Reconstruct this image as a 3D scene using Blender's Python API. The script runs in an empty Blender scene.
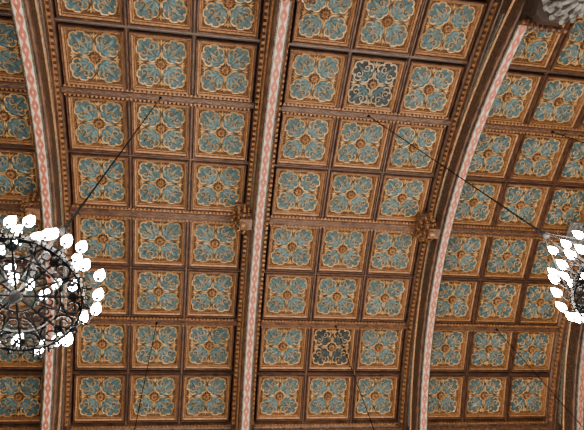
import bpy, math, random
from mathutils import Matrix, Vector
random.seed(7)
PI=math.pi
S=1.6                      # metres per panel-width unit
C=bpy.context.scene.collection
# ------------------------------------------------------------------ layout (panel units, camera at z=0)
H=8.9628; K=.0425; YR=3.4174; X0=-1.8736; PITCH=3.459
ZH=8.2728; ZK=.0618
def zc(dy): return H-K*dy*dy
def za(dy): return ZH-ZK*dy*dy
def cy(i):
    pair=i//2; s=-.5 if i%2==0 else .5
    return (pair-1.5)*2.066+s+(-.03 if i<4 else .02)
def by(j):
    if j==0: return cy(0)-.533
    if j==8: return cy(7)+.533
    return (cy(j-1)+cy(j))/2
def ribx(a): return X0-.5-.2295+a*PITCH-(.07 if a==3 else 0)
BAYS=[-1,0,1,2]
# ------------------------------------------------------------------ mesh builder
class MB:
    def __init__(s): s.v=[]; s.f=[]
    def add(s,vs,fs):
        n=len(s.v); s.v+= [tuple(p) for p in vs]; s.f+=[tuple(i+n for i in f) for f in fs]
    def box(s,x0,x1,y0,y1,z0,z1):
        s.add([(x0,y0,z0),(x1,y0,z0),(x1,y1,z0),(x0,y1,z0),(x0,y0,z1),(x1,y0,z1),(x1,y1,z1),(x0,y1,z1)],
              [(0,3,2,1),(4,5,6,7),(0,1,5,4),(1,2,6,5),(2,3,7,6),(3,0,4,7)])
    def frame(s,prof,hx,hy):
        vs=[];fs=[]
        for ins,z in prof:
            a=hx-ins;b=hy-ins
            vs+=[(-a,-b,z),(a,-b,z),(a,b,z),(-a,b,z)]
        for i in range(len(prof)-1):
            for k in range(4):
                p=i*4+k;q=i*4+(k+1)%4
                fs.append((p,q,q+4,p+4))
        s.add(vs,fs)
    def ball(s,c,r,seg=6,rings=3,half=True,sz=1.0):
        vs=[];fs=[]
        lo=0 if half else -PI/2
        for i in range(rings):
            t=lo+(PI/2-lo)*i/rings
            if not half and i==0: t=lo+.25
            for k in range(seg):
                a=2*PI*k/seg
                vs.append((c[0]+r*math.cos(t)*math.cos(a),c[1]+r*math.cos(t)*math.sin(a),c[2]+sz*r*math.sin(t)))
        vs.append((c[0],c[1],c[2]+sz*r))
        for i in range(rings-1):
            for k in range(seg):
                fs.append((i*seg+k,i*seg+(k+1)%seg,(i+1)*seg+(k+1)%seg,(i+1)*seg+k))
        t=(rings-1)*seg
        for k in range(seg): fs.append((t+k,t+(k+1)%seg,rings*seg))
        fs.append(tuple(range(seg-1,-1,-1)))
        s.add(vs,fs)
    def tube(s,path,r,seg=5,closed=False,up=Vector((0,0,1))):
        P=[Vector(p) for p in path];n=len(P);vs=[];fs=[]
        for i,p in enumerate(P):
            if closed: d=P[(i+1)%n]-P[i-1]
            else: d=P[min(i+1,n-1)]-P[max(i-1,0)]
            d.normalize()
            u=up if abs(d.dot(up))<.95 else Vector((1,0,0))
            a=d.cross(u).normalized(); b=a.cross(d)
            rr=r(i/(n-1)) if callable(r) else r
            for k in range(seg):
                t=2*PI*k/seg
                vs.append(p+a*(rr*math.cos(t))+b*(rr*math.sin(t)))
        m=n if closed else n-1
        for i in range(m):
            j=(i+1)%n
            for k in range(seg):
                fs.append((i*seg+k,i*seg+(k+1)%seg,j*seg+(k+1)%seg,j*seg+k))
        if not closed:
            fs.append(tuple(range(seg-1,-1,-1))); fs.append(tuple((n-1)*seg+k for k in range(seg)))
        s.add(vs,fs)
    def lathe(s,prof,c=(0,0,0),seg=16,a0=0,a1=2*PI):
        full=abs(a1-a0-2*PI)<1e-6; m=seg if full else seg+1
        vs=[];fs=[]
        for r,z in prof:
            for k in range(m):
                a=a0+(a1-a0)*k/seg
                vs.append((c[0]+r*math.cos(a),c[1]+r*math.sin(a),c[2]+z))
        for i in range(len(prof)-1):
            for k in range(seg):
                k2=(k+1)%m
                fs.append((i*m+k,i*m+k2,(i+1)*m+k2,(i+1)*m+k))
        s.add(vs,fs)
    def dome(s,out,c,levels):
        n=len(out);vs=[];fs=[]
        for sc,z in levels:
            for x,y in out: vs.append((c[0]+(x-c[0])*sc,c[1]+(y-c[1])*sc,z))
        for i in range(len(levels)-1):
            for k in range(n):
                fs.append((i*n+k,i*n+(k+1)%n,(i+1)*n+(k+1)%n,(i+1)*n+k))
        t=(len(levels)-1)*n
        vs.append((c[0],c[1],levels[-1][1]))
        for k in range(n): fs.append((t+k,t+(k+1)%n,len(vs)-1))
        s.add(vs,fs)
    def petal(s,x,y,ang,L,W,z0,h,n=10):
        out=[]
        for i in range(n):
            t=2*PI*i/n
            u=(1-math.cos(t))/2*L; w=W*math.sin(t)*(.55+.45*math.sin(PI*min(1,u/L*1.0)))
            out.append((x+u*math.cos(ang)-w*math.sin(ang),y+u*math.sin(ang)+w*math.cos(ang)))
        s.dome(out,(x+L*.55*math.cos(ang),y+L*.55*math.sin(ang)),[(1,z0),(.85,z0+h*.7),(.4,z0+h)])
        return out
    def strip(s,stations):     # connected four-point stations swept along a path
        vs=[];fs=[]
        for st in stations:
            for p in st: vs.append(p)
        for i in range(len(stations)-1):
            for q in range(3): fs.append((i*4+q,i*4+q+1,i*4+q+5,i*4+q+4))
        s.add(vs,fs)
    def build(s,name,mat,parent=None,smooth=False,loc=None):
        me=bpy.data.meshes.new(name); me.from_pydata(s.v,[],s.f); me.update()
        if smooth:
            for p in me.polygons: p.use_smooth=True
        me.materials.append(mat)
        o=bpy.data.objects.new(name,me); C.objects.link(o)
        if parent: o.parent=parent
        if loc: o.location=loc
        return o
def thing(name,label,cat,loc=(0,0,0),group=None):
    o=bpy.data.objects.new(name,None); C.objects.link(o); o.location=loc; o.empty_display_size=.2
    o['label']=label;o['category']=cat
    if group:o['group']=group
    return o
def dup(root,loc,rot=None,label=None,skip=()):
    r=root.copy();C.objects.link(r);r.location=loc
    if rot is not None:r.rotation_euler=rot
    if label:r['label']=label
    for ch in list(root.children):
        if ch.name.split('.')[0] in skip: continue
        c=ch.copy();C.objects.link(c);c.parent=r
        for g in list(ch.children):
            d=g.copy();C.objects.link(d);d.parent=c
    return r
# ------------------------------------------------------------------ materials
def mat(name,c1,c2,scale=6,rough=.55,metal=0,c3=None,bump=0,detail=4):
    m=bpy.data.materials.new(name);m.use_nodes=True;nt=m.node_tree;N=nt.nodes;L=nt.links
    b=N['Principled BSDF'];b.inputs['Roughness'].default_value=rough;b.inputs['Metallic'].default_value=metal
    tc=N.new('ShaderNodeTexCoord');oi=N.new('ShaderNodeObjectInfo')
    mul=N.new('ShaderNodeMath');mul.operation='MULTIPLY';mul.inputs[1].default_value=37
    L.new(oi.outputs['Random'],mul.inputs[0])
    va=N.new('ShaderNodeVectorMath');va.operation='ADD';L.new(tc.outputs['Object'],va.inputs[0]);L.new(mul.outputs[0],va.inputs[1])
    n=N.new('ShaderNodeTexNoise');n.inputs['Scale'].default_value=scale;n.inputs['Detail'].default_value=detail
    L.new(va.outputs[0],n.inputs['Vector'])
    r=N.new('ShaderNodeValToRGB');L.new(n.outputs['Fac'],r.inputs['Fac'])
    hs=N.new('ShaderNodeHueSaturation');L.new(r.outputs['Color'],hs.inputs['Color'])   # slight tone change from object to object
    mr=N.new('ShaderNodeMapRange');mr.inputs[3].default_value=.84;mr.inputs[4].default_value=1.15;L.new(oi.outputs['Random'],mr.inputs[0])
    L.new(mr.outputs[0],hs.inputs['Value']);L.new(hs.outputs[0],b.inputs['Base Color'])
    e=r.color_ramp.elements;e[0].position=.36;e[0].color=(*c1,1);e[1].position=.64;e[1].color=(*c2,1)
    if c3: x=e.new(.5);x.color=(*c3,1)
    if bump:
        bp=N.new('ShaderNodeBump');bp.inputs['Strength'].default_value=bump;bp.inputs['Distance'].default_value=.02
        L.new(n.outputs['Fac'],bp.inputs['Height']);L.new(bp.outputs[0],b.inputs['Normal'])
    return m
M={}
M['brown']=mat('dark_brown_timber',(.052,.022,.013),(.135,.060,.031),5,.40)
M['brown2']=mat('umber_timber',(.095,.046,.027),(.21,.105,.056),9,.45)
M['dark']=mat('blackish_brown_timber',(.020,.011,.008),(.040,.021,.013),6,.6)  # darkest brown timber, for battens, ceiling deck and rib feet
M['gold']=mat('dull_gilding',(.44,.23,.085),(.72,.45,.19),14,.34,.35)
M['gold2']=mat('copper_gilding',(.24,.108,.042),(.46,.225,.09),14,.40,.2)
M['ochre']=mat('umber_ground',(.045,.022,.012),(.13,.063,.030),22,.6)
M['teal']=mat('deep_blue_green_paint',(.036,.070,.074),(.080,.132,.134),9,.55)
M['teal2']=mat('blue_green_paint',(.060,.110,.114),(.118,.190,.192),9,.5)
M['slate']=mat('dark_blue_grey_paint',(.024,.040,.048),(.055,.082,.092),9,.55)
M['navy']=mat('dark_navy_paint',(.006,.009,.012),(.015,.021,.026),9,.5)
M['cream']=mat('pale_gold_outline_paint',(.40,.27,.14),(.58,.42,.24),12,.5)
M['strip']=mat('cream_soffit_paint',(.62,.47,.36),(.78,.63,.50),9,.5)
M['salmon']=mat('salmon_lozenge_paint',(.43,.10,.055),(.56,.17,.10),9,.5)
M['rope']=mat('green_rope_paint',(.032,.045,.035),(.24,.23,.17),30,.5)
M['side']=mat('painted_rib_side',(.032,.025,.020),(.17,.095,.05),14,.5,0,(.065,.034,.022))
M['iron']=mat('black_wrought_iron',(.003,.003,.0035),(.007,.007,.008),10,.7,.0)
M['iron'].node_tree.nodes['Principled BSDF'].inputs['Specular IOR Level'].default_value=.10
M['stone']=mat('grey_stone',(.075,.070,.063),(.22,.205,.185),7,.8,bump=.4)
M['stone2']=mat('pale_grey_stone',(.16,.155,.145),(.34,.325,.30),5,.8,bump=.3)
M['wall']=mat('beige_plaster',(.40,.34,.26),(.5,.43,.34),3,.8)
M['sleeve']=mat('ivory_candle_sleeve',(.6,.55,.45),(.7,.65,.55),5,.5)
def emis(name,col,st):
    m=bpy.data.materials.new(name);m.use_nodes=True;b=m.node_tree.nodes['Principled BSDF']
    b.inputs['Base Color'].default_value=(1,1,1,1);b.inputs['Emission Color'].default_value=(*col,1);b.inputs['Emission Strength'].default_value=st
    return m
M['bulb']=emis('glowing_bulb',(1,.90,.78),200)
# ------------------------------------------------------------------ ceiling panel (local +z faces the room)
FZ=1.3
def make_panel(loc,rot,label,dark=0):
    t=thing('coffer_panel',label,'ceiling panel',loc,'coffer panels of the ceiling'); t.rotation_euler=rot
    F=lambda pr:[(a,z*FZ) for a,z in pr]
    m=MB();m.frame(F([(0,-.02),(0,.095),(.012,.112),(.026,.112),(.032,.095),(.036,.080)]),.47,.47);m.build('frame',M['brown'],t)
    m=MB();m.frame(F([(.036,.080),(.060,.070)]),.47,.47)
    nb=22
    for i in range(nb):
        u=-.421+.842*i/(nb-1)
        for a,b in((u,-.421),(u,.421),(-.421,u),(.421,u)):
            m.ball((a,b,.070*FZ),.0135,5,2)
    m.build('bead_moulding',M['gold2'],t)
    m=MB();m.frame(F([(.060,.070),(.064,.040),(.068,.035),(.070,.048),(.078,.046),(.080,.02),(.086,.0)]),.47,.47);m.build('inner_moulding',M['gold2'],t)
    m=MB();m.add([(-.387,-.387,0),(.387,-.387,0),(.387,.387,0),(-.387,.387,0)],[(0,1,2,3)])
    m.build('field',M['navy'] if dark else M['ochre'],t)
    LG=M['cream'] if dark==1 else M['gold']
    for q in range(4):
        sx=1 if q in(0,3) else -1; sy=1 if q in(0,1) else -1
        d=math.atan2(sy,sx)
        c=(.205*sx,.205*sy)
        out=[];n=84
        def R_(p):
            r=.168*(.86+.24*abs(math.cos(3.5*p))**.6)
            if abs(p)>2.45: r*=1+.32*(abs(p)-2.45)
            return r
        for i in range(n):
            p=2*PI*i/n-PI;r=R_(p)
            x=c[0]+r*math.cos(d+p);y=c[1]+r*math.sin(d+p)
            out.append((max(min(x,.378),-.378),max(min(y,.378),-.378)))
        m=MB();m.dome(out,c,[(1,.0),(.96,.022),(.86,.022),(.6,.010)])
        lf=m.build('leaf',M['navy'] if dark else M['teal'],t,True)
        m=MB();g=MB()
        bx_,by_=.095*sx,.095*sy
        lob=[(-1.25,.165,.033),(-.66,.225,.039),(0,.285,.043),(.66,.225,.039),(1.25,.165,.033)]
        for a,L,W in lob:
            m.petal(bx_,by_,d+a,L,W*(.8 if dark else 1),.012,.030,14)
            tx,ty=bx_+L*.86*math.cos(d+a),by_+L*.86*math.sin(d+a)
            m.ball((tx,ty,.012),W*.70*(.8 if dark else 1),8,2,True,.7)
        m.build('leaf_lobes',{0:M['teal2'],1:M['teal'],2:M['slate']}[dark],lf,True)
        if not dark: g.tube([(bx_+.25*u*math.cos(d),by_+.25*u*math.sin(d),.030+.020*math.sin(u*3)) for u in(.1,.4,.65,.85)],.0048,4)
        g.tube([(x,y,.024) for x,y in out],.0112,5,True)
        for p in(-2.244,-1.346,-.449,.449,1.346,2.244):     # gilt loops where the scallops meet
            r=R_(p)+.004;lx=c[0]+r*math.cos(d+p);ly=c[1]+r*math.sin(d+p)
            if abs(lx)<.37 and abs(ly)<.37:
                g.tube([(lx+.0165*math.cos(u*PI/3.5),ly+.0165*math.sin(u*PI/3.5),.028) for u in range(7)],.0066,4,True)
        for sgn in(-1,1):     # curling gilt tendrils inside the leaf
            pts=[]
            for i in range(20):
                u=i/19;a=d+sgn*(1.75-u*7.0)+PI;r=.060*(1-.74*u)
                ox=c[0]+.078*math.cos(d+sgn*1.55);oy=c[1]+.078*math.sin(d+sgn*1.55)
                pts.append((ox+r*math.cos(a),oy+r*math.sin(a),.046))
            g.tube(pts,.0070,4)
        g.build('leaf_outline',LG,lf)
    for k in range(4):
        a=k*PI/2;m=MB()
        def P(u,w): return (u*math.cos(a)-w*math.sin(a),u*math.sin(a)+w*math.cos(a))
        x,y=P(.065,0);m.petal(x,y,a,.17,.015,.02,.045)
        x,y=P(.27,0);m.petal(x,y,a,.11,.020,.01,.045)
        x,y=P(.30,0);m.petal(x,y,a+.80,.085,.013,.01,.035);m.petal(x,y,a-.80,.085,.013,.01,.035)
        m.build('fleur',LG,t,True)
    m=MB()
    for k in range(8): m.petal(.015*math.cos(k*PI/4),.015*math.sin(k*PI/4),k*PI/4,.052,.018,.055,.03,8)
    m.lathe([(.045,0),(.045,.050),(.025,.06)],seg=12)
    ro=m.build('rosette',M['gold2'],t,True)
    m=MB();m.ball((0,0,.078),.020,8,3);m.build('rosette_centre',M['brown2'],ro,True)
    return t
BN={-1:'far left bay',0:'left bay',1:'middle bay',2:'right bay'}
ORD=['first','second','third','fourth']
CN=['left','centre','right']
proto=None
for b in BAYS:
    for i in range(8):
        z0=zc(by(i));z1=zc(by(i+1));sl=math.atan2(z1-z0,by(i+1)-by(i))
        for c in range(3):
            loc=(X0+b*PITCH+c,YR+cy(i),(z0+z1)/2)
            rot=(PI+sl,0,0)
            n=3-i if i<4 else i-4
            where='%s row %s ridge beam, %s column, %s'%(ORD[n],'above' if i<4 else 'below',CN[c],BN[b])
            if b==1 and c==1 and i==1: make_panel(loc,rot,'near-black coffer panel with teal leaves, %s'%where,1)
            elif b==1 and c==1 and i==6: make_panel(loc,rot,'near-black coffer panel with gold outlines, %s'%where,2)
            else:
                lab='teal gilt coffer panel, %s'%where
                if proto is None: proto=make_panel(loc,rot,lab)
                else: dup(proto,loc,rot,lab)
# ------------------------------------------------------------------ beams and battens
XA=ribx(-1)-.3;XB=ribx(3)+.3
def thick_beam(loc,label,w=.066):
    t=thing('ceiling_beam',label,'ceiling beam',loc,'cross beams of the ceiling')
    L=1.5
    prof=[(-w,.03),(-w,-.13),(-w*.8,-.148),(-w*.8,-.18),(-w*.55,-.20),(w*.55,-.20),(w*.8,-.18),(w*.8,-.148),(w,-.13),(w,.03)]
    m=MB();n=len(prof)
    m.add([(-L,y,z) for y,z in prof]+[(L,y,z) for y,z in prof],[(k,k+1,k+1+n,k+n) for k in range(n-1)]+[tuple(range(n)),tuple(range(2*n-1,n-1,-1))])
    m.build('beam_body',M['brown'],t)
    for s in(-1,1):
        m=MB();st=[]
        N=44
        for k in range(N):
            x=-1.47+2.94*k/N
            for dx,dep in((0,.006),(.0005,.032),(.033,.032),(.0335,.006)):
                y=s*(w*.8+dep);z0,z1=-.175,-.147
                st.append([(x+dx,s*w*.7,z1),(x+dx,y,z1),(x+dx,y,z0),(x+dx,s*w*.7,z0)])
        m.strip(st)
        m.build('dentil_moulding',M['gold2'],t)
    m=MB();st=[]         # wavy carved fillet along the soffit of the beam
    for k in range(181):
        x=-L+2*L*k/180;y=.012*math.sin(k*.7)
        st.append([(x,y-.009,-.198),(x,y-.009,-.212),(x,y+.009,-.212),(x,y+.009,-.198)])
    m.strip(st);m.build('fillet',M['brown2'],t)
    return t
def thin_batten(loc,label):
    t=thing('ceiling_batten',label,'batten',loc,'thin battens between coffer rows')
    m=MB();m.box(-1.5,1.5,-.03,.03,-.10,.03);m.build('batten_body',M['dark'],t)
    m=MB();m.box(-1.5,1.5,-.012,.012,-.128,-.10);m.build('fillet',M['brown'],t)
    return t
tb=None;tn=None;rb=None
BL={0:'second thick beam above ridge',2:'first thick beam above ridge',4:'ridge beam',6:'first thick beam below ridge',8:'second thick beam below ridge'}
TL={1:'between third and fourth rows above ridge',3:'between first and second rows above ridge',5:'between first and second rows below ridge',7:'between third and fourth rows below ridge'}
for b in BAYS:
    xc=X0+b*PITCH+1
    for j in range(9):
        loc=(xc,YR+by(j),zc(by(j)))
        if j%2==0:
            lab='dentilled dark brown %s, %s'%(BL[j],BN[b])
            if j==4:
                if rb is None: rb=thick_beam(loc,lab,.088)
                else: dup(rb,loc,None,lab)
            elif tb is None: tb=thick_beam(loc,lab)
            else: dup(tb,loc,None,lab)
        else:
            lab='thin dark batten %s, %s'%(TL[j],BN[b])
            if tn is None: tn=thin_batten(loc,lab)
            else: dup(tn,loc,None,lab)
def sweep(m,prof,d0=-4.12,d1=4.12,n=66,cap=True):
    k=len(prof);vs=[];fs=[]
    for i in range(n+1):
        d=d0+(d1-d0)*i/n
        for x,md,o in prof: vs.append((x,d,(zc(d) if md=='c' else za(d))+o))
    for i in range(n):
        for q in range(k-1): fs.append((i*k+q,i*k+q+1,(i+1)*k+q+1,(i+1)*k+q))
    if cap: fs+= [tuple(range(k)),tuple(n*k+q for q in range(k))]
    m.add(vs,fs)
cb=None
for b in BAYS:
    for s in(0,1):
        loc=(X0+b*PITCH+.5+s,YR,0)
        lab='long curved batten right of the %s column, %s'%(CN[s],BN[b])
        if cb is None:
            cb=thing('curved_batten',lab,'batten',loc,'long battens between coffer columns')
            m=MB();sweep(m,[(-.03,'c',.03),(-.03,'c',-.102),(.03,'c',-.102),(.03,'c',.03)]);m.build('batten_body',M['dark'],cb)
            m=MB();sweep(m,[(-.012,'c',-.10),(-.012,'c',-.130),(.012,'c',-.130),(.012,'c',-.10)]);m.build('fillet',M['brown'],cb)
        else: dup(cb,loc,None,lab)
# ------------------------------------------------------------------ arched ribs
def make_rib(loc,label):
    t=thing('arched_rib',label,'arched rib',loc,'arched ribs of the ceiling')
    m=MB();sweep(m,[(-.12,'c',.03),(-.12,'a',.15),(-.07,'a',.09),(-.07,'a',.02),(.07,'a',.02),(.07,'a',.09),(.12,'a',.15),(.12,'c',.03)]);m.build('rib_body',M['side'],t)
    for s in(-1,1):
        m=MB();sweep(m,[(s*.12,'c',-.34),(s*.14,'c',-.33),(s*.15,'c',-.27),(s*.185,'c',-.22),(s*.19,'c',-.18),(s*.225,'c',-.15),(s*.2295,'c',-.12),(s*.2295,'c',.03)])
        cm=m.build('cornice_moulding',M['brown'],t)
        m=MB();st=[];N=88
        for k in range(N):
            d0=-4.05+8.1*k/N
            for dd,xx in((0,.165),(.0005,.212),(.045,.212),(.0455,.165)):
                d=d0+dd;z=zc(d)-.235
                st.append([(s*.15,d,z+.024),(s*xx,d,z+.024),(s*xx,d,z-.024),(s*.15,d,z-.024)])
        m.strip(st);m.build('dentil_moulding',M['gold2'],cm)
        m=MB();sweep(m,[(s*.12,'a',.40),(s*.14,'a',.39),(s*.145,'a',.365),(s*.12,'a',.35)]);m.build('side_bead',M['gold2'],t)
        m=MB();st=[];N=60        # painted zigzag leaf band carved along the side of the rib
        for k in range(N*2+1):
            d=-3.9+7.8*k/(N*2);e=.05 if k%2 else .0
            z=(zc(d)-.34)*.45+(za(d)+.38)*.55
            st.append([(s*.12,d,z+.02+e),(s*.135,d,z+.015+e),(s*.135,d,z-.03+e*.2),(s*.12,d,z-.035+e*.2)])
        m.strip(st);m.build('side_frieze',M['rope'],t)
        m=MB();sweep(m,[(s*.07,'a',.15),(s*.125,'a',.14),(s*.132,'a',.11),(s*.118,'a',.075),(s*.095,'a',.06),(s*.07,'a',.06)]);m.build('lower_roll',M['brown'],t)
        m=MB()
        n=300;q=3.80
        m.tube([(s*(.068+.004*math.cos(i*1.1)),-q+2*q*i/n,za(-q+2*q*i/n)+.014+.004*math.sin(i*1.1)) for i in range(n+1)],.013,5);m.build('edge_rope',M['rope'],t)
    m=MB();sweep(m,[(-.057,'a',.02),(-.057,'a',0),(.057,'a',0),(.057,'a',.02)],-3.82,3.82);m.build('painted_soffit',M['strip'],t)
    m=MB();n=38;p=7.62/n
    z=lambda q: za(q)-.006
    for k in range(n):
        d=-3.81+p*(k+.5)
        o=[(-.014,-.5),(.014,-.5),(.050,-.12),(.050,.12),(.014,.5),(-.014,.5),(-.050,.12),(-.050,-.12)]
        i_=[(-.003,-.12),(.003,-.12),(.011,-.03),(.011,.03),(.003,.12),(-.003,.12),(-.011,.03),(-.011,-.03)]
        m.add([(x,d+p*y,z(d+p*y)) for x,y in o]+[(x,d+p*y,z(d+p*y)) for x,y in i_],[(q,(q+1)%8,8+(q+1)%8,8+q) for q in range(8)])
    m.build('lozenge_chain',M['salmon'],t)
    for s in(-1,1):      # carved flared feet at both springings
        m=MB()
        zf=za(3.9)
        prof=[(3.78,.06,.10),(3.80,-.03,.12),(3.84,-.10,.15),(3.86,-.20,.15),(3.82,-.26,.20),(3.84,-.36,.20),(3.78,-.44,.25),(3.76,-.54,.27),(3.80,-.62,.27)]
        vs=[];k=len(prof)
        for y,z_,w in prof: vs+=[(-w,s*4.16,zf+z_),(-w,s*(y+.08),zf+z_),(-w*.6,s*y,zf+z_),(w*.6,s*y,zf+z_),(w,s*(y+.08),zf+z_),(w,s*4.16,zf+z_)]
        fs=[(i*6+q,i*6+q+1,i*6+q+7,i*6+q+6) for i in range(k-1) for q in range(5)]+[tuple(range(6)),tuple((k-1)*6+q for q in range(6))]
        m.add(vs,fs)
        ft=m.build('rib_foot',M['dark'],t)
        m=MB()
        for q in range(7):
            x=-.15+.05*q
            m.tube([(x*.5,s*3.76,zf+.07),(x*.8,s*3.79,zf-.04),(x*1.0,s*3.82,zf-.16),(x*1.2,s*3.76,zf-.22)],lambda u:.012+.014*u,6)
            m.tube([(x*1.1,s*3.83,zf-.24),(x*1.3,s*3.80,zf-.38),(x*1.7,s*3.72,zf-.50),(x*1.8,s*3.70,zf-.54)],lambda u:.014+.018*u,6)
        m.build('foot_leaves',M['brown'],ft,True)
    return t
RN=['left edge rib beyond the far left bay','far left rib, between far left and left bays','rib between left and middle bays','rib between middle and right bays','rib at right edge of right bay']
rp=None
for a in range(-1,4):
    lab='curved brown timber '+RN[a+1]
    if rp is None: rp=make_rib((ribx(a),YR,0),lab)
    else: dup(rp,(ribx(a),YR,0),None,lab)
# carved brackets where the ribs meet the ridge
def make_bracket(loc,label,mb,ml,back=.16):
    t=thing('carved_bracket',label,'carved bracket',loc,'carved brackets at the ridge')
    g=1.2
    m=MB()
    m.box(-back,.12,-.17*g,.17*g,.14,.22);m.box(-back,.13,-.20*g,.20*g,.20,.30)
    m.box(-back,.09,-.12*g,.12*g,-.04,.15);m.box(-back,.06,-.08*g,.08*g,-.16,-.04)
    m.build('bracket_block',mb,t)
    m=MB()
    for ring,(r0,zt_,ln,nn) in enumerate(((.11,.20,.20,11),(.10,.08,.16,9),(.07,-.02,.14,7))):
        for k in range(nn):
            a=2*PI*(k+.5*ring)/nn
            pts=[]
            for i in range(8):
                u=i/7;rr=r0+.10*math.sin(u*2.7)*(1-.25*ring)+(.02 if i==7 else 0);pts.append((max(-.10,rr*math.cos(a)*.95),rr*math.sin(a)*1.3,zt_-ln*u+.09*max(0,u-.7)))
            m.tube(pts,lambda u:.026*(1-.3*u)+(.012 if u>.9 else 0),5)
    m.build('carved_leaves',ml,t,True)
    m=MB();m.ball((0,0,-.19),.06,8,5,False);m.build('pendant_knob',ml,t,True)
    return t
bp=None
RS=['outermost left rib','far left rib','left-middle bay rib','middle-right bay rib','right edge rib']
for a in range(0,4):
    if a==3:
        b_=make_bracket((ribx(a)-.46,YR-.10,zc(0)-.50),'grey carved stone bracket on left face of right edge rib',M['stone2'],M['stone2'],.35)
        b_.rotation_euler=(0,0,PI);continue
    lab='carved brown bracket on left face of %s'%RS[a+1]
    loc=(ribx(a)-.28,YR-.10,zc(0)-.50)
    if bp is None: bp=make_bracket(loc,lab,M['brown2'],M['gold2']);bp.rotation_euler=(0,0,PI)
    else: dup(bp,loc,(0,0,PI),lab)
# stone capitals carrying the rib feet
def make_corbel(loc,rz,label):
    t=thing('stone_corbel',label,'stone corbel',loc,'stone corbels under the ribs');t.rotation_euler=(0,0,rz)
    m=MB();m.lathe([(0,0),(.27,0),(.30,-.02),(.30,-.05),(.26,-.09),(0,-.09)],(0,0,0),20,0,PI);m.build('abacus',M['stone2'],t)
    m=MB();m.lathe([(.0,-.085),(.22,-.09),(.20,-.15),(.15,-.28),(.12,-.42),(.07,-.52),(.0,-.58)],(0,.02,0),16,0,PI);m.build('bell',M['stone'],t,True)
    m=MB()
    for k in range(7):
        a=.12+(PI-.24)*k/6
        for (r0,z0,r1,z1) in((.14,-.30,.30,-.12),(.11,-.45,.23,-.30)):
            m.tube([(r0*math.cos(a),.05+r0*math.sin(a),z0),((r0+r1)/2*math.cos(a),.05+(r0+r1)/2*math.sin(a),(z0+z1)/2-.02),(r1*math.cos(a),.05+r1*math.sin(a),z1),((r1+.02)*math.cos(a),.05+(r1+.02)*math.sin(a),z1-.05)],lambda u:.03+.015*u,6)
    m.build('carved_foliage',M['stone'],t,True)
    return t
cp=None;YN=YR-4.18;YF=YR+4.20
zt=za(3.9)-.63
for a in range(-1,4):
    for s in(-1,1):
        lab='grey carved stone corbel at %s foot of %s'%('upper' if s<0 else 'lower',RS[a+1])
        loc=(ribx(a),YN if s<0 else YF,zt);rz=0 if s<0 else PI
        if cp is None: cp=make_corbel(loc,rz,lab)
        else: dup(cp,loc,(0,0,rz),lab)
# ------------------------------------------------------------------ setting
def struct(o): o['kind']='structure';return o
m=MB()
for i in range(8):
    y0=by(i)-(.2 if i==0 else 0);y1=by(i+1)+(.2 if i==7 else 0)
    z0=zc(by(i))+.035;z1=zc(by(i+1))+.035
    m.add([(XA,YR+y0,z0),(XB,YR+y0,z0),(XB,YR+y1,z1),(XA,YR+y1,z1),(XA,YR+y0,z0+.1),(XB,YR+y0,z0+.1),(XB,YR+y1,z1+.1),(XA,YR+y1,z1+.1)],[(0,1,2,3),(4,5,6,7),(0,1,5,4),(2,3,7,6),(0,3,7,4),(1,2,6,5)])
struct(m.build('ceiling',M['dark']))
ze=zc(4.15)
m=MB();m.box(XA,XB,YN-.25,YN,4.2,ze+.2);struct(m.build('wall_near',M['wall']))
m=MB();m.box(XA,XB,YF,YF+.25,4.2,ze+.2);struct(m.build('wall_far',M['wall']))
for nm,y,s in(('trim_1',YN,1),('trim_2',YF,-1)):
    m=MB()
    for d,za0,za1 in((.05,-.62,-.30),(.08,-.30,-.24),(.05,-.24,-.12),(.09,-.14,.03),(.07,-.66,-.62)):
        y0,y1=sorted((y,y+s*d));m.box(XA,XB,y0,y1,ze+za0,ze+za1)
    n=int((XB-XA)/.12)
    for k in range(n):
        x=XA+.06+k*.12;y0,y1=sorted((y,y+s*.075));m.box(x-.03,x+.03,y0,y1,ze-.235,ze-.17)
    struct(m.build(nm,M['brown2']))
# ------------------------------------------------------------------ chandeliers (origin at the wheel centre)
HC=2.27
def ringpts(r,z,n=48): return [(r*math.cos(2*PI*k/n),r*math.sin(2*PI*k/n),z) for k in range(n)]
def spiral(cx,cy_,r0,turns,a0,sg,shrink=.75,n=26,z=-.004):
    return [(cx+r0*(1-shrink*i/(n-1))*math.cos(a0+sg*turns*2*PI*i/(n-1)),cy_+r0*(1-shrink*i/(n-1))*math.sin(a0+sg*turns*2*PI*i/(n-1)),z) for i in range(n)]
def rotz(pts,a): return [(x*math.cos(a)-y*math.sin(a),x*math.sin(a)+y*math.cos(a),z) for x,y,z in pts]
def cable(t,top):
    m=MB();m.tube([(0,0,1.1),(0,0,top)],.0068,5)
    z=1.2
    while z<top-.1: m.ball((0,0,z),.0095,5,3,False);z+=.17
    m.tube([(0,0,1.15),(0,0,1.4)],.008,6)
    m.lathe([(.0,top-.05),(.02,top-.03),(.025,top)],seg=10)
    m.build('suspension_cable',M['iron'],t)
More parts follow.
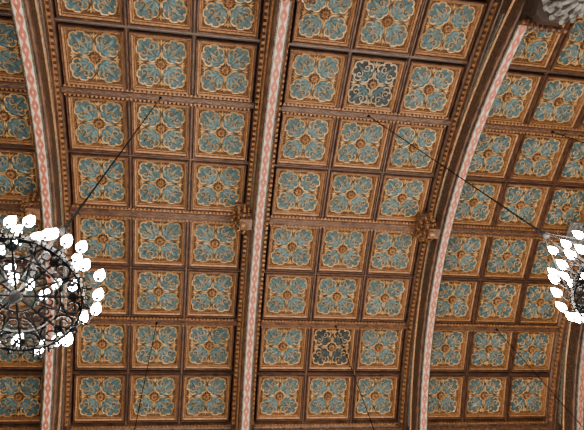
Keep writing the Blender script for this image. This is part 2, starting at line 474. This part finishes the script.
def make_chandelier(loc,label,top):
    rnd=random.Random(5)
    t=thing('wheel_chandelier',label,'chandelier',loc,'wrought iron wheel chandeliers')
    m=MB();m.lathe([(.292,-.016),(.301,-.016),(.301,.016),(.292,.016),(.292,-.016)],seg=64)
    for k in range(40):      # little cresting loops standing out from the hoop
        a=2*PI*k/40;cx,cyy=.312*math.cos(a),.312*math.sin(a)
        m.tube([(cx+.014*math.cos(u*PI/3),cyy+.014*math.sin(u*PI/3),-.006) for u in range(6)],.0038,4,True)
    m.build('outer_hoop',M['iron'],t)
    m=MB();m.lathe([(.197,-.010),(.203,-.010),(.203,.010),(.197,.010),(.197,-.010)],seg=48);m.build('inner_hoop',M['iron'],t)
    m=MB();m.tube(ringpts(.088,0,28),.006,5,True);m.build('hub_hoop',M['iron'],t)
    for k in range(8):
        a=k*PI/4
        m=MB();m.tube([(.03*math.cos(a),.03*math.sin(a),0),(.295*math.cos(a),.295*math.sin(a),0)],.007,5)
        for rr in(.13,.165,.235,.265):      # leaf spikes along the spoke
            for sg in(-1,1):
                m.tube(rotz([(rr,0,0),(rr+.014,sg*.018,0)],a),lambda u:.006*(1-.7*u),4)
        m.build('spoke',M['iron'],t)
        m=MB();a+=PI/8
        for s in(-1,1):    # pairs of scrolls
            m.tube(rotz(spiral(.248,s*.050,.046,1.4,PI,s,.8),a),lambda u:.0076-.003*u,4)
            m.tube(rotz(spiral(.145,s*.032,.036,1.3,0,s,.75,24),a),lambda u:.0070-.003*u,4)
            m.tube(rotz(spiral(.226,s*.096,.022,1.1,PI/2*s,-s,.6,14),a),.0048,4)
            m.tube(rotz(spiral(.278,s*.088,.013,1.0,PI,s,.5,10),a),.0042,4)
            m.tube(rotz([(.095,s*.012,0),(.16,s*.006,0),(.20,0,0)],a),.005,4)
        m.tube(rotz([(.20,0,0),(.295,0,0)],a),.006,4)
        m.build('scroll',M['iron'],t)
        m=MB()             # hanging curl under the hoop with a small drop
        m.tube(rotz([(.298,0,-.012),(.320,0,-.045),(.306,0,-.080),(.276,0,-.075),(.280,0,-.052)],a),.006,4)
        m.ball(rotz([(.303,0,-.094)],a)[0],.012,6,3,False)
        m.build('drop_curl',M['iron'],t)
    m=MB();m.lathe([(0,-.12),(.008,-.11),(.012,-.095),(.006,-.08),(.014,-.06),(.022,-.04),(.028,0),(.018,.02),(.009,.05),(.007,.42),(.02,.44),(.010,.47),(0,.48)],seg=14);m.build('hub',M['iron'],t,True)
    m=MB();m.tube(ringpts(.15,.25,32),.006,5,True)
    for k in range(4):
        a=k*PI/2;m.tube([(.15*math.cos(a),.15*math.sin(a),.25),(.01*math.cos(a),.01*math.sin(a),.25)],.0045,4)
    m.build('upper_hoop',M['iron'],t)
    def candle(r,a,z,zr):
        x=r*math.cos(a);y=r*math.sin(a)
        m=MB();m.tube([(zr[0]*math.cos(a),zr[0]*math.sin(a),zr[1]),((r-.01)*math.cos(a),(r-.01)*math.sin(a),zr[1]-.018),(x,y,z-.012),(x,y,z)],.0045,4)
        m.lathe([(0,0),(.008,.003),(.009,.006)],(x,y,z-.004),10)
        c=m.build('candle_holder',M['iron'],t)
        m=MB();m.lathe([(.008,0),(.008,.012),(0,.012)],(x,y,z),8);m.build('candle_sleeve',M['sleeve'],c)
        m=MB();m.lathe([(.008,.004),(.019,.012),(.026,.032),(.021,.058),(.010,.086),(0,.108)],(x,y,z),12);m.build('bulb',M['bulb'],c,True)
    for k in range(24): candle(.338+rnd.uniform(-.012,.020),(k+.5+rnd.uniform(-.2,.2))*PI/12,.01+rnd.uniform(0,.09),(.298,.0))
    for k in range(14): candle((.21 if k%2 else .16)+rnd.uniform(-.01,.01),k*PI/7+.2,.27+rnd.uniform(0,.08),(.15,.25))
    for k in range(4):
        a=k*PI/2+PI/4;m=MB()
        A=Vector((.295*math.cos(a),.295*math.sin(a),.02));B=Vector((.02*math.cos(a),.02*math.sin(a),.78));n=26
        m.tube([A,B],.003,4)
        for i in range(n):
            m.ball(tuple(A.lerp(B,(i+.5)/n)),.006,5,3,False)
        m.build('hanging_chain',M['iron'],t)
    m=MB();m.lathe([(0,.74),(.024,.76),(.030,.79),(.014,.82),(.010,.86),(.018,.88),(.008,.91),(.007,1.1),(.012,1.12),(.005,1.15)],seg=10);m.build('top_collar',M['iron'],t,True)
    cable(t,top)
    return t
DY=by(2);DY2=by(6)
names={(0,-1):'black iron wheel chandelier with lit bulbs at left edge, in full view',(1,-1):'black wheel chandelier half cut by right edge, bulbs lit',
 (2,-1):'chandelier whose cable leaves the right bay near upper right',(0,1):'chandelier on the dark cable low in the left bay',
 (1,1):'chandelier on the dark cable low in the middle bay',(2,1):'chandelier on the dark cable low in the right bay'}
ch=None
for s in(-1,1):
    for b in(0,1,2):
        d=DY if s<0 else DY2
        hh=2.62 if (b==1 and s<0) else HC
        loc=(X0+1+b*PITCH,YR+d,hh)
        if ch is None: ch=make_chandelier(loc,names[(b,s)],zc(d)-.20-hh)
        else:
            r=dup(ch,loc,None,names[(b,s)],('suspension_cable',));cable(r,zc(d)-.20-hh)
        l=bpy.data.lights.new('bulb_light','POINT');l.energy=130*S*S;l.color=(1,.85,.66);l.shadow_soft_size=.22
        o=bpy.data.objects.new('chandelier_light',l);C.objects.link(o);o.location=(loc[0],loc[1],hh+.6)
# soft area lamps added low on the near side to bring out relief, no windows there
for x in(-3,1,5):
    l=bpy.data.lights.new('relief_light','AREA');l.energy=185*S*S;l.color=(1,.97,.92);l.shape='RECTANGLE';l.size=2.0*S;l.size_y=2.2*S
    o=bpy.data.objects.new('relief_light',l);C.objects.link(o);o.location=(x,YR-4.0,1.6)
    o.rotation_euler=(Vector((x,YR+1,8.5))-Vector((x,YR-4.0,1.6))).to_track_quat('-Z','Y').to_euler()
# ------------------------------------------------------------------ scale to metres, floor level 0
done=set()
for o in list(bpy.data.objects):
    if o.type=='MESH' and o.data.name not in done:
        done.add(o.data.name);o.data.transform(Matrix.Scale(S,4))
    if o.parent is None: o.location=(o.location[0]*S,o.location[1]*S,(o.location[2]+1.0)*S)
    else: o.location=o.location*S
# ------------------------------------------------------------------ world, camera
w=bpy.data.worlds.new('World');bpy.context.scene.world=w;w.use_nodes=True
bg=w.node_tree.nodes['Background'];bg.inputs[0].default_value=(1,.90,.78,1);bg.inputs[1].default_value=.11
B=[[0.986081115166302,0.05254200729912235,0.15774464105433805],[-0.10487104288770498,0.9327732605664163,0.34487114801899815],[-0.12901976079666297,-0.3566137712445713,0.9253002320775114]]
R=Matrix([[B[r][0],-B[r][1],-B[r][2]] for r in range(3)])
cam=bpy.data.cameras.new('Camera');co=bpy.data.objects.new('Camera',cam);C.objects.link(co)
cam.sensor_fit='HORIZONTAL';cam.sensor_width=36;cam.lens=36*515.64/584
co.matrix_world=Matrix.Translation((0,0,1.0*S))@R.to_4x4()
bpy.context.scene.camera=co
